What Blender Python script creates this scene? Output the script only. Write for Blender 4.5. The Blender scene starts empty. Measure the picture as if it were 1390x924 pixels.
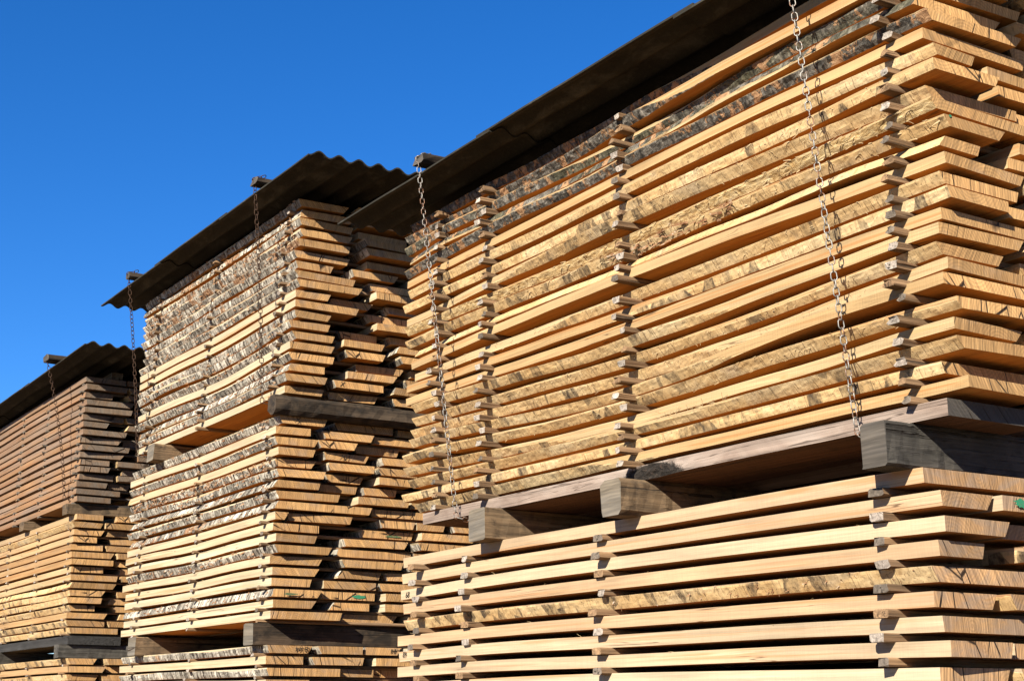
import bpy, bmesh, math, random
import numpy as np
from mathutils import Vector, Matrix, noise as mnoise

rng = random.Random(7)
sc = bpy.context.scene
col = sc.collection

# ------------------------------------------------------------------ camera
GZ = 0.5                                   # measured heights are shifted so that the ground is z = 0
cam_d = bpy.data.cameras.new('camera')
cam = bpy.data.objects.new('camera', cam_d); col.objects.link(cam)
Rm = Matrix(((0.84768, -0.12861, -0.51468), (-0.53050, -0.20245, -0.82315), (0.00167, 0.97081, -0.23984)))
cam.matrix_world = Matrix.Translation((0, 0, 1.3 - GZ)) @ Rm.to_4x4()
cam_d.sensor_fit = 'HORIZONTAL'; cam_d.sensor_width = 36.0; cam_d.lens = 52.44
cam_d.clip_start = 0.05; cam_d.clip_end = 2000
sc.camera = cam
sc.render.resolution_x, sc.render.resolution_y = 1024, 680

# ------------------------------------------------------------------ sky, sun, exposure
S = Vector((-0.77, -0.42, 0.47)).normalized()          # towards the sun
w = bpy.data.worlds.new('World'); sc.world = w; w.use_nodes = True
wn = w.node_tree; wn.nodes.clear()
sky = wn.nodes.new('ShaderNodeTexSky'); sky.sky_type = 'NISHITA'; sky.sun_disc = False
sky.sun_elevation = math.asin(S.z); sky.sun_rotation = math.atan2(S.x, S.y)
sky.altitude = 1200; sky.air_density = 0.9; sky.dust_density = 0.0; sky.ozone_density = 6.0
hs = wn.nodes.new('ShaderNodeHueSaturation'); hs.inputs['Saturation'].default_value = 1.215; hs.inputs['Hue'].default_value = 0.507
bg = wn.nodes.new('ShaderNodeBackground'); bg.inputs['Strength'].default_value = 0.050
wo = wn.nodes.new('ShaderNodeOutputWorld')
wn.links.new(sky.outputs[0], hs.inputs['Color']); wn.links.new(hs.outputs[0], bg.inputs['Color'])
wn.links.new(bg.outputs[0], wo.inputs['Surface'])
sd = bpy.data.lights.new('sun', 'SUN'); sd.energy = 5.0; sd.angle = math.radians(0.5); sd.color = (1.0, 0.91, 0.73)
sun = bpy.data.objects.new('sun', sd); col.objects.link(sun)
sun.rotation_euler = S.to_track_quat('Z', 'Y').to_euler(); sun.location = (-8, -4, 9)
vs = sc.view_settings
vs.view_transform = 'Standard'; vs.look = 'None'; vs.gamma = 1.0; vs.exposure = 1.90; vs.use_curve_mapping = False
sc.cycles.max_bounces = 8

# ------------------------------------------------------------------ material tools
ALB = 0.325                                  # the colours below are written as they look in sun; real reflectance is lower
class N:
    def __init__(s, name):
        s.m = bpy.data.materials.new(name); s.m.use_nodes = True
        s.t = s.m.node_tree; s.t.nodes.clear(); s.L = s.t.links
        s._rand = None
    def n(s, typ, **k):
        o = s.t.nodes.new('ShaderNode' + typ)
        for a, b in k.items(): setattr(o, a, b)
        return o
    def put(s, sock, v):
        if hasattr(v, 'is_output'): s.L.new(v, sock)
        elif isinstance(v, (tuple, list)):
            sock.default_value = tuple(v) + (1.0,) * (len(sock.default_value) - len(v)) if len(v) < len(sock.default_value) else v
        else: sock.default_value = v
    def rand(s):
        if s._rand is None: s._rand = s.n('ObjectInfo').outputs['Random']
        return s._rand
    def coord(s, scale=(1, 1, 1), rnd=True, rot=(0, 0, 0)):
        v = s.n('TexCoord').outputs['Object']
        if rnd:
            a = s.n('VectorMath', operation='SCALE'); a.inputs[0].default_value = (37.3, 91.7, 17.9); s.L.new(s.rand(), a.inputs['Scale'])
            b = s.n('VectorMath', operation='ADD'); s.L.new(v, b.inputs[0]); s.L.new(a.outputs[0], b.inputs[1]); v = b.outputs[0]
        mp = s.n('Mapping'); s.L.new(v, mp.inputs['Vector'])
        mp.inputs['Scale'].default_value = scale; mp.inputs['Rotation'].default_value = rot
        return mp.outputs[0]
    def noise(s, vec, scale=1.0, detail=3.0, rough=0.55, dist=0.0):
        o = s.n('TexNoise'); s.L.new(vec, o.inputs['Vector'])
        o.inputs['Scale'].default_value = scale; o.inputs['Detail'].default_value = detail
        o.inputs['Roughness'].default_value = rough; o.inputs['Distortion'].default_value = dist
        return o.outputs['Fac']
    def voro(s, vec, scale=1.0, feature='F1', out='Distance'):
        o = s.n('TexVoronoi', feature=feature); s.L.new(vec, o.inputs['Vector']); o.inputs['Scale'].default_value = scale
        return o.outputs[out]
    def math(s, op, a, b=0.0, clamp=False):
        o = s.n('Math', operation=op, use_clamp=clamp); s.put(o.inputs[0], a); s.put(o.inputs[1], b)
        return o.outputs[0]
    def step(s, v, lo, hi, a=0.0, b=1.0):
        o = s.n('MapRange'); o.clamp = True; s.put(o.inputs['Value'], v)
        for k, x in zip(('From Min', 'From Max', 'To Min', 'To Max'), (lo, hi, a, b)): s.put(o.inputs[k], x)
        return o.outputs[0]
    def ramp(s, fac, stops, interp='LINEAR'):
        o = s.n('ValToRGB'); cr = o.color_ramp; cr.interpolation = interp
        while len(cr.elements) < len(stops): cr.elements.new(0.5)
        for e, (p, c) in zip(cr.elements, stops): e.position = p; e.color = tuple(c) + (1.0,)
        s.put(o.inputs[0], fac); return o.outputs[0]
    def mix(s, fac, a, b, blend='MIX'):
        o = s.n('Mix', data_type='RGBA', blend_type=blend); s.put(o.inputs[0], fac); s.put(o.inputs[6], a); s.put(o.inputs[7], b)
        return o.outputs[2]
    def fmix(s, fac, a, b):
        o = s.n('Mix', data_type='FLOAT'); s.put(o.inputs[0], fac); s.put(o.inputs[2], a); s.put(o.inputs[3], b)
        return o.outputs[0]
    def tone(s, c, v):                       # multiply a colour by a scalar socket
        return s.mix(1.0, c, s.ramp(v, [(0, (0, 0, 0)), (1, (1, 1, 1))]), 'MULTIPLY')
    def gain(s, c, v):
        o = s.n('VectorMath', operation='SCALE'); s.put(o.inputs[0], c); s.put(o.inputs['Scale'], v); return o.outputs[0]
    def attr(s, name):
        return s.n('Attribute', attribute_name=name).outputs['Fac']
    def done(s, colr, height=None, rough=0.8, metal=0.0, dist=0.004, strength=1.0, spec=0.25):
        p = s.n('BsdfPrincipled'); s.put(p.inputs['Base Color'], s.gain(colr, ALB if metal < 0.5 else 1.0)); s.put(p.inputs['Roughness'], rough)
        p.inputs['Metallic'].default_value = metal; p.inputs['Specular IOR Level'].default_value = spec
        if height is not None:
            b = s.n('Bump'); b.inputs['Distance'].default_value = dist; b.inputs['Strength'].default_value = strength
            s.L.new(height, b.inputs['Height']); s.L.new(b.outputs[0], p.inputs['Normal'])
        o = s.n('OutputMaterial'); s.L.new(p.outputs[0], o.inputs['Surface'])
        return s.m

def sawn(N_, tones, grey=0.0, greyc=(0.30, 0.25, 0.21)):
    """sawn long-grain wood: returns colour and height; tones = three per-board tints"""
    s = N_
    r = s.rand()
    base = s.ramp(r, [(0.0, tones[0]), (0.38, tones[1]), (0.7, tones[2]), (1.0, tones[0])])
    big = s.noise(s.coord((7, 0.9, 9)), 1.0, 4, 0.55, 0.6)
    grain = s.noise(s.coord((60, 1.6, 75)), 1.0, 4, 0.6, 0.35)
    fine = s.noise(s.coord((260, 9, 320)), 1.0, 2, 0.6)
    saw = s.noise(s.coord((4, 230, 4)), 1.0, 2, 0.5)
    c = s.gain(base, s.step(big, 0.28, 0.72, 0.74, 1.08))
    c = s.gain(c, s.step(grain, 0.30, 0.70, 0.74, 1.08))
    c = s.gain(c, s.step(fine, 0.25, 0.75, 0.93, 1.05))
    c = s.gain(c, s.step(saw, 0.3, 0.7, 0.955, 1.03))
    # darker latewood streaks and stains
    streak = s.noise(s.coord((34, 0.55, 46)), 1.0, 3, 0.6, 0.8)
    c = s.mix(s.step(streak, 0.55, 0.68, 0.0, 0.8), c, s.gain(base, 0.0) if False else s.mix(1.0, base, (0.78, 0.55, 0.38), 'MULTIPLY'))
    stain = s.noise(s.coord((3, 2.2, 3)), 1.0, 5, 0.62, 0.4)
    c = s.mix(s.step(stain, 0.60, 0.78, 0.0, 0.38), c, s.mix(1.0, base, (0.66, 0.52, 0.44), 'MULTIPLY'))
    # knots
    kv = s.voro(s.coord((6.5, 2.1, 6.5)), 1.0)
    kr = s.step(s.math('FRACT', s.math('MULTIPLY', r, 13.7)), 0.6, 0.65)
    c = s.mix(s.math('MULTIPLY', kr, s.step(kv, 0.03, 0.10, 0.7, 0.0)), c, (0.26, 0.12, 0.045))
    ckl = s.math('ABSOLUTE', s.math('SUBTRACT', s.noise(s.coord((16, 0.45, 24)), 1.0, 3, 0.55, 0.5), 0.5))
    ckm = s.math('MULTIPLY', s.step(ckl, 0.003, 0.010, 0.8, 0.0), s.step(s.noise(s.coord((2, 0.8, 2)), 1.0, 2, 0.5), 0.56, 0.62))
    c = s.mix(ckm, c, (0.13, 0.065, 0.03))
    if grey > 0:
        g = s.noise(s.coord((5, 0.7, 7)), 1.0, 5, 0.6, 0.5)
        c = s.mix(s.step(g, 0.62 - grey * 0.35, 0.75 - grey * 0.2, 0.0, min(1.0, 0.35 + grey * 0.6)), c, s.gain(greyc, s.step(grain, 0.25, 0.75, 0.6, 1.35)))
    h = s.math('ADD', s.math('MULTIPLY', grain, 0.55), s.math('ADD', s.math('MULTIPLY', fine, 0.25), s.math('MULTIPLY', saw, 0.25)))
    return c, h

def bark_cambium(s, dark=0.3):
    """debarked wane: smooth pale cambium with ticks across the edge, brown blotches and blackened blocks"""
    base = s.ramp(s.noise(s.coord((5, 2.2, 9)), 1.0, 4, 0.55, 0.4), [(0.32, (0.88, 0.57, 0.26)), (0.52, (1.0, 0.71, 0.37)), (0.7, (1.05, 0.82, 0.50))])
    fib = s.noise(s.coord((14, 30, 20)), 1.0, 6, 0.70, 0.25)
    c = s.gain(base, s.step(fib, 0.32, 0.60, 0.74, 1.06))
    tick = s.noise(s.coord((9, 62, 9)), 1.0, 3, 0.6, 0.3)
    reg = s.noise(s.coord((1, 1.4, 1)), 1.0, 2, 0.5)
    c = s.mix(s.math('MULTIPLY', s.step(tick, 0.57, 0.67, 0.0, 0.5), s.step(reg, 0.38, 0.58, 0.15, 1.0)), c, (0.36, 0.205, 0.085))
    blot = s.noise(s.coord((6, 8, 8)), 1.0, 5, 0.62, 0.6)
    c = s.mix(s.step(blot, 0.56, 0.66, 0.0, 0.55), c, s.ramp(fib, [(0.3, (0.36, 0.19, 0.07)), (0.65, (0.80, 0.49, 0.20))]))
    speck = s.noise(s.coord((70, 55, 80)), 1.0, 2, 0.5)
    c = s.mix(s.step(speck, 0.64, 0.70, 0.0, 0.55), c, (0.17, 0.10, 0.045))
    gr = s.noise(s.coord((2, 2.6, 4)), 1.0, 4, 0.6, 0.7)
    c = s.mix(s.step(gr, 0.57, 0.67, 0.0, 0.5), c, s.ramp(fib, [(0.35, (0.34, 0.26, 0.18)), (0.6, (0.76, 0.62, 0.46))]))
    blk = s.voro(s.coord((9, 15, 5)), 1.0, out='Color')
    sep = s.n('SeparateColor'); s.L.new(blk, sep.inputs[0]); bv = sep.outputs[0]
    dk = s.math('MULTIPLY', s.step(bv, 0.66, 0.78), s.step(s.math('ADD', reg, s.math('MULTIPLY', s.rand(), 0.2)), 0.62 - dark * 0.25, 0.70 - dark * 0.2))
    c = s.mix(s.math('MULTIPLY', dk, s.step(fib, 0.35, 0.60, 1.0, 0.35)), c, (0.085, 0.058, 0.040))
    return c, s.math('SUBTRACT', s.math('MULTIPLY', fib, 0.75), s.math('MULTIPLY', s.step(tick, 0.56, 0.66), 0.3))

def bark_shred(s):
    fib = s.noise(s.coord((24, 14, 46), rot=(0.2, 0, 0)), 1.0, 6, 0.72, 1.3)
    c = s.ramp(fib, [(0.30, (0.26, 0.14, 0.05)), (0.42, (0.70, 0.44, 0.18)), (0.52, (0.95, 0.69, 0.35)), (0.75, (1.05, 0.84, 0.52))])
    rd = s.noise(s.coord((2, 2.4, 3)), 1.0, 4, 0.6)
    c = s.mix(s.step(rd, 0.60, 0.70, 0.0, 0.75), c, s.ramp(fib, [(0.35, (0.09, 0.035, 0.015)), (0.7, (0.42, 0.20, 0.08))]))
    return c, s.math('MULTIPLY', fib, 1.8)

def bark_dark(s, moss=0.5):
    n1 = s.noise(s.coord((34, 30, 34)), 1.0, 5, 0.7, 0.5)
    wv = s.noise(s.coord((10, 10, 10)), 1.0, 3, 0.6)
    cell = s.n('TexVoronoi'); cell.inputs['Randomness'].default_value = 0.9
    jit = s.n('VectorMath', operation='ADD'); s.L.new(s.coord((7, 15, 9)), jit.inputs[0])
    jv = s.n('CombineXYZ'); s.L.new(s.math('MULTIPLY', wv, 0.9), jv.inputs[1]); s.L.new(s.math('MULTIPLY', n1, 0.5), jv.inputs[2]); s.L.new(jv.outputs[0], jit.inputs[1])
    s.L.new(jit.outputs[0], cell.inputs['Vector']); cell.inputs['Scale'].default_value = 1.0
    sep = s.n('SeparateColor'); s.L.new(cell.outputs['Color'], sep.inputs[0])
    c = s.ramp(n1, [(0.30, (0.030, 0.026, 0.022)), (0.47, (0.125, 0.112, 0.098)), (0.66, (0.38, 0.345, 0.30))])
    c = s.gain(c, s.step(sep.outputs[1], 0.0, 1.0, 0.65, 1.35))
    mo = s.noise(s.coord((4, 2.2, 4)), 1.0, 3, 0.6)
    c = s.mix(s.step(mo, 0.62 - moss * 0.22, 0.72 - moss * 0.18, 0.0, 0.55), c, s.ramp(n1, [(0.3, (0.030, 0.034, 0.010)), (0.68, (0.20, 0.19, 0.085))]))
    c = s.gain(c, s.step(s.noise(s.coord((14, 55, 10)), 1.0, 4, 0.65, 0.4), 0.36, 0.52, 0.30, 1.15))
    inner = s.ramp(n1, [(0.3, (0.34, 0.16, 0.075)), (0.55, (0.62, 0.36, 0.19)), (0.75, (0.74, 0.52, 0.34))])
    gap = s.step(s.math('ADD', s.math('MULTIPLY', sep.outputs[0], 0.22), s.noise(s.coord((9, 17, 13)), 1.0, 6, 0.72, 0.4)), 0.66, 0.69)
    c = s.mix(gap, c, inner)
    h = s.math('SUBTRACT', s.math('MULTIPLY', n1, 1.5), s.math('MULTIPLY', gap, 1.1))
    return c, h

def bark_birch(s, rust=0.3):
    st = s.noise(s.coord((7, 46, 6)), 1.0, 4, 0.62, 0.5)             # curls and lenticels run round the trunk
    pl = s.voro(s.coord((4, 17, 3)), 1.0, out='Color')
    sep = s.n('SeparateColor'); s.L.new(pl, sep.inputs[0]); pv = sep.outputs[0]
    reg = s.noise(s.coord((1.5, 1.8, 2)), 1.0, 3, 0.6)
    c = s.ramp(st, [(0.30, (0.035, 0.026, 0.020)), (0.41, (0.24, 0.20, 0.165)), (0.49, (0.74, 0.66, 0.56)), (0.62, (1.12, 1.05, 0.92))])
    c = s.gain(c, s.step(pv, 0.0, 1.0, 0.42, 1.15))
    c = s.gain(c, s.step(reg, 0.35, 0.65, 0.62, 1.12))
    sp = s.noise(s.coord((34, 34, 46)), 1.0, 3, 0.6)
    c = s.mix(s.step(sp, 0.62, 0.68, 0.0, 0.75), c, (0.055, 0.036, 0.026))
    rn = s.noise(s.coord((3, 4.2, 3)), 1.0, 4, 0.62, 0.5)
    c = s.mix(s.step(rn, 0.66 - rust * 0.25, 0.71 - rust * 0.23, 0.0, 0.88), c, s.ramp(st, [(0.3, (0.10, 0.040, 0.016)), (0.5, (0.42, 0.20, 0.085)), (0.68, (0.70, 0.46, 0.28))]))
    return c, s.math('ADD', s.math('MULTIPLY', st, 1.8), s.math('MULTIPLY', pv, 1.1))

def edge_mat(name, tones, barkfn, **kw):
    s = N(name)
    c1, h1 = sawn(s, tones, kw.pop('grey', 0.0))
    c2, h2 = barkfn(s, **kw)
    a = s.math('ADD', s.attr('wane'), s.math('MULTIPLY', s.math('SUBTRACT', s.noise(s.coord((18, 16, 26)), 1.0, 4, 0.65), 0.5), 0.9))
    f = s.step(a, 0.46, 0.54)
    return s.done(s.mix(f, c1, c2), s.math('ADD', s.fmix(f, h1, h2), s.math('MULTIPLY', f, 0.5)), 0.85, dist=0.005)

def sawn_mat(name, tones, grey=0.0, greyc=(0.30, 0.25, 0.21)):
    s = N(name); c, h = sawn(s, tones, grey, greyc)
    return s.done(c, h, 0.78, dist=0.0016)

def end_mat(name, ca, cb, cg, grey=0.4, wet=1.0):
    """cut board ends: saw strokes, growth rings, drying checks, weather stain"""
    s = N(name)
    r = s.rand()
    v = s.n('TexCoord').outputs['Object']
    a = s.n('VectorMath', operation='SCALE'); a.inputs[0].default_value = (3.1, 7.7, 5.3); s.L.new(r, a.inputs['Scale'])
    b = s.n('VectorMath', operation='ADD'); s.L.new(v, b.inputs[0]); s.L.new(a.outputs[0], b.inputs[1])
    rt = s.n('VectorRotate', rotation_type='Y_AXIS'); s.L.new(b.outputs[0], rt.inputs['Vector'])
    s.L.new(s.step(r, 0.0, 1.0, -0.55, 0.75), rt.inputs['Angle'])
    def mp(scale):
        m = s.n('Mapping'); s.L.new(rt.outputs[0], m.inputs['Vector']); m.inputs['Scale'].default_value = scale; return m.outputs[0]
    stroke = s.noise(mp((150, 3, 7)), 1.0, 4, 0.62, 0.25)
    stroke2 = s.noise(mp((55, 3, 5)), 1.0, 3, 0.6, 0.4)
    base = s.mix(s.step(s.noise(mp((5, 2, 9)), 1.0, 4, 0.6, 0.4), 0.35, 0.65), ca, cb)
    rr = s.math('FRACT', s.math('MULTIPLY', r, 7.31)); base = s.gain(base, s.step(rr, 0.0, 1.0, 0.66, 1.10))
    c = s.gain(base, s.step(stroke, 0.25, 0.75, 0.52, 1.38))
    c = s.gain(c, s.step(stroke2, 0.3, 0.7, 0.80, 1.16))
    # rings
    r2 = s.math('FRACT', s.math('MULTIPLY', r, 23.7))
    cen = s.n('CombineXYZ'); s.L.new(s.step(r2, 0, 1, 0.02, 0.34), cen.inputs[0]); s.L.new(s.step(r, 0, 1, -0.11, 0.15), cen.inputs[2])
    sub = s.n('VectorMath', operation='SUBTRACT'); s.L.new(v, sub.inputs[0]); s.L.new(cen.outputs[0], sub.inputs[1])
    mul = s.n('VectorMath', operation='MULTIPLY'); s.L.new(sub.outputs[0], mul.inputs[0]); mul.inputs[1].default_value = (1, 0, 1)
    ln = s.n('VectorMath', operation='LENGTH'); s.L.new(mul.outputs[0], ln.inputs[0])
    rad = s.math('ADD', ln.outputs['Value'], s.math('MULTIPLY', s.noise(s.coord((9, 3, 9)), 1.0, 3, 0.5), 0.012))
    ring = s.math('SINE', s.math('MULTIPLY', rad, 520.0))
    c = s.gain(c, s.step(ring, -1.0, 1.0, 0.84, 1.08))
    g = s.noise(mp((8, 2, 14)), 1.0, 5, 0.66, 0.5)
    c = s.mix(s.step(g, 0.64 - grey * 0.3, 0.76 - grey * 0.2, 0.0, 0.35 + 0.5 * grey), c, s.gain(cg, s.step(stroke, 0.25, 0.75, 0.55, 1.4)))
    # dark checks
    ck = s.voro(mp((11, 1, 3.0)), 1.0, 'DISTANCE_TO_EDGE')
    ckn = s.noise(mp((4, 1, 4)), 1.0, 2, 0.5)
    f = s.math('MULTIPLY', s.step(ck, 0.006, 0.022, 1.0, 0.0), s.step(ckn, 0.52, 0.60))
    c = s.mix(f, c, (0.05, 0.026, 0.012))
    h = s.math('SUBTRACT', stroke, s.math('MULTIPLY', f, 1.5))
    return s.done(c, h, 0.85, dist=0.002)

def weathered_mat(name, ca, cb, cd, grain_axis='y', spots=0.35, sc_=1.0):
    s = N(name)
    lo, hi = 1.3 * sc_, 60 * sc_
    g = s.noise(s.coord((lo if grain_axis == 'x' else hi, lo if grain_axis == 'y' else hi, hi)), 1.0, 5, 0.66, 0.6)
    big = s.noise(s.coord((3, 3, 6)), 1.0, 4, 0.6, 0.4)
    c = s.mix(s.step(big, 0.35, 0.65), ca, cb)
    c = s.gain(c, s.step(s.rand(), 0, 1, 0.75, 1.2))
    c = s.gain(c, s.step(g, 0.30, 0.70, 0.38, 1.45))
    sp = s.noise(s.coord((9, 9, 12)), 1.0, 5, 0.65, 0.3)
    c = s.mix(s.step(sp, 0.70 - spots * 0.3, 0.80 - spots * 0.25, 0.0, 0.8), c, cd)
    ckn = s.noise(s.coord((0.7 if grain_axis == 'x' else 42, 0.7 if grain_axis == 'y' else 42, 42)), 1.0, 3, 0.6, 0.9)
    ck = s.step(ckn, 0.63, 0.68)
    c = s.mix(s.math('MULTIPLY', ck, 0.8), c, (0.025, 0.02, 0.017))
    return s.done(c, s.math('SUBTRACT', g, s.math('MULTIPLY', ck, 1.4)), 0.88, dist=0.006)

# inner faces painted more orange for the bounced light on undersides, edges paler
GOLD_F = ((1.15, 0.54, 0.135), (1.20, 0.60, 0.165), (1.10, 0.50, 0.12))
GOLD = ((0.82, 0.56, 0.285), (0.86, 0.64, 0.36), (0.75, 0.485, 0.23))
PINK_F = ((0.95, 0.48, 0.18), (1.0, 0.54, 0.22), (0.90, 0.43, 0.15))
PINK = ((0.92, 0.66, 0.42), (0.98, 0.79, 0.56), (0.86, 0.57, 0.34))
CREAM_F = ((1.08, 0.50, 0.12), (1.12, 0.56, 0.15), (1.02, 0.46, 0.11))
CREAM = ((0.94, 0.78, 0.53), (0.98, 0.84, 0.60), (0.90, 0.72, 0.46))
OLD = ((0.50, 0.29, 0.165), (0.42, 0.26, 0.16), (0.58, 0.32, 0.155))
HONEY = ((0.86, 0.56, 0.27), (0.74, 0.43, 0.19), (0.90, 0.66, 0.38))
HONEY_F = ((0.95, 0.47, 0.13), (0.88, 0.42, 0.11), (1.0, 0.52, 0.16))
M = {}
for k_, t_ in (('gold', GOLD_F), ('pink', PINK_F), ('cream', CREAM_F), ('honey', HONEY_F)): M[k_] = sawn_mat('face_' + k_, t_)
M['gold_c'] = sawn_mat('edge_golden', GOLD)
M['pink_c'] = sawn_mat('edge_pink_cream', PINK)
M['cream_c'] = sawn_mat('edge_cream', CREAM)
M['old'] = M['old_c'] = sawn_mat('sawn_weathered', OLD, 0.5, (0.33, 0.265, 0.225))
M['honey_c'] = sawn_mat('edge_honey', HONEY, 0.15)
M['gold_w'] = edge_mat('edge_cambium', GOLD, bark_cambium, dark=0.35)
M['gold_k'] = edge_mat('edge_cambium_blackened', GOLD, bark_cambium, dark=1.3)
M['gold_s'] = edge_mat('edge_shredded', GOLD, bark_shred)
M['gold_m'] = edge_mat('edge_mossy_bark', GOLD, bark_dark, moss=0.75)
M['gold_d'] = edge_mat('edge_dark_bark', GOLD, bark_dark, moss=0.05)
M['pink_w'] = edge_mat('edge_brown_cambium', PINK, bark_cambium, dark=0.8)
M['cream_b'] = edge_mat('edge_birch_bark', CREAM, bark_birch, rust=0.10)
M['cream_r'] = edge_mat('edge_rusty_birch_bark', CREAM, bark_birch, rust=0.50)
M['honey_w'] = edge_mat('edge_honey_cambium', HONEY, bark_cambium, dark=0.6)
M['gold_e'] = end_mat('end_golden', (1.12, 0.67, 0.29), (1.0, 0.57, 0.235), (0.68, 0.46, 0.29), 0.3)
M['pink_e'] = end_mat('end_brown_grey', (0.92, 0.56, 0.28), (0.78, 0.45, 0.22), (0.50, 0.37, 0.28), 0.7)
M['cream_e'] = end_mat('end_tan', (1.04, 0.61, 0.26), (0.88, 0.485, 0.195), (0.60, 0.41, 0.27), 0.55)
M['old_e'] = end_mat('end_weathered', (0.46, 0.29, 0.18), (0.36, 0.24, 0.16), (0.27, 0.23, 0.20), 0.8)
M['dark_e'] = end_mat('end_dark', (0.22, 0.19, 0.165), (0.15, 0.13, 0.115), (0.10, 0.09, 0.085), 0.8)
M['beam_e'] = end_mat('end_bearer', (0.36, 0.30, 0.23), (0.30, 0.25, 0.195), (0.24, 0.22, 0.20), 0.8)
M['stick'] = weathered_mat('spacer_wood', (0.66, 0.58, 0.52), (0.54, 0.46, 0.41), (0.24, 0.19, 0.165), 'x', 0.25)
M['stick_b'] = weathered_mat('spacer_wood_body', (0.46, 0.28, 0.15), (0.38, 0.24, 0.14), (0.20, 0.13, 0.085), 'x', 0.2)
M['stick_d'] = weathered_mat('spacer_wood_dark', (0.20, 0.165, 0.14), (0.27, 0.22, 0.18), (0.08, 0.065, 0.055), 'x', 0.3)
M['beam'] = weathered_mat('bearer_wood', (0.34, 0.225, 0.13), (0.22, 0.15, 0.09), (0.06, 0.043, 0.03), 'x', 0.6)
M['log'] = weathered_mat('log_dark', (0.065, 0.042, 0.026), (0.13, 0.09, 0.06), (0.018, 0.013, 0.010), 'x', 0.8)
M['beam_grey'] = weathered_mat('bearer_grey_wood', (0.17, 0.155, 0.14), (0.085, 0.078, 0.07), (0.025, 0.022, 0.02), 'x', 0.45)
M['plank_pg'] = weathered_mat('plank_pink_grey', (0.50, 0.37, 0.31), (0.40, 0.29, 0.24), (0.20, 0.145, 0.12), 'y', 0.2, 0.6)
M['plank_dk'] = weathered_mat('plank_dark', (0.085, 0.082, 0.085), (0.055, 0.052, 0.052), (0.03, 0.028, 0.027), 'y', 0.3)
M['plank_face'] = weathered_mat('plank_face_shade', (0.17, 0.085, 0.05), (0.12, 0.062, 0.038), (0.05, 0.03, 0.02), 'y', 0.3)  # darker than the edge: the shade under the plank is put into this colour
M['purlin'] = weathered_mat('purlin_wood', (0.40, 0.29, 0.19), (0.30, 0.22, 0.15), (0.12, 0.09, 0.07), 'y', 0.2)

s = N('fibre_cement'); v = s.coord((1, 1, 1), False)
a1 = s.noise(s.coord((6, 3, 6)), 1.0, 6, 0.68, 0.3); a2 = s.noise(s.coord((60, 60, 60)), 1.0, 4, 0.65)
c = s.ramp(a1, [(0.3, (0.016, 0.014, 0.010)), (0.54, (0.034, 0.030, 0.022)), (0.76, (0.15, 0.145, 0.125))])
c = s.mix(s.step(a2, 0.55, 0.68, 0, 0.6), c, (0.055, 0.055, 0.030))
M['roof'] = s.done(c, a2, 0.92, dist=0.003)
s = N('chain_steel'); a1 = s.noise(s.coord((90, 90, 90)), 1.0, 4, 0.6)
c = s.mix(s.step(s.math('ADD', a1, s.math('MULTIPLY', s.rand(), 0.35)), 0.70, 0.82), (0.15, 0.145, 0.14), (0.09, 0.04, 0.02))
M['steel'] = s.done(c, a1, 0.5, metal=0.6, dist=0.0006, spec=0.5)
s = N('chain_rust'); a1 = s.noise(s.coord((90, 90, 90)), 1.0, 4, 0.6)
c = s.ramp(a1, [(0.3, (0.040, 0.020, 0.012)), (0.7, (0.14, 0.070, 0.040))])
M['rust'] = s.done(c, a1, 0.75, metal=0.25, dist=0.0006)
s = N('ink'); M['ink'] = s.done((0.03, 0.024, 0.02), None, 0.8)
s = N('green_paint'); a1 = s.noise(s.coord((120, 60, 120)), 1.0, 4, 0.6)
M['green'] = s.done(s.mix(s.step(a1, 0.4, 0.6), (0.03, 0.42, 0.22), (0.10, 0.36, 0.20)), a1, 0.7, dist=0.001)
s = N('green_chalk'); a1 = s.noise(s.coord((120, 60, 120)), 1.0, 4, 0.6)
M['green2'] = s.done(s.mix(s.step(a1, 0.4, 0.6), (0.10, 0.22, 0.10), (0.22, 0.24, 0.12)), a1, 0.8, dist=0.001)
s = N('gravel')
a1 = s.noise(s.coord((0.5, 0.5, 0.5), False), 1.0, 5, 0.6); a2 = s.voro(s.coord((45, 45, 45), False), 1.0, out='Color'); a3 = s.voro(s.coord((45, 45, 45), False), 1.0)
sp_ = s.n('SeparateColor'); s.L.new(a2, sp_.inputs[0])
c = s.mix(s.step(a1, 0.35, 0.65), (0.62, 0.41, 0.23), (0.48, 0.31, 0.17))
c = s.gain(c, s.step(sp_.outputs[0], 0, 1, 0.65, 1.3))
M['gravel'] = s.done(c, s.math('SUBTRACT', 1.0, a3), 0.95, dist=0.02)

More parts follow.
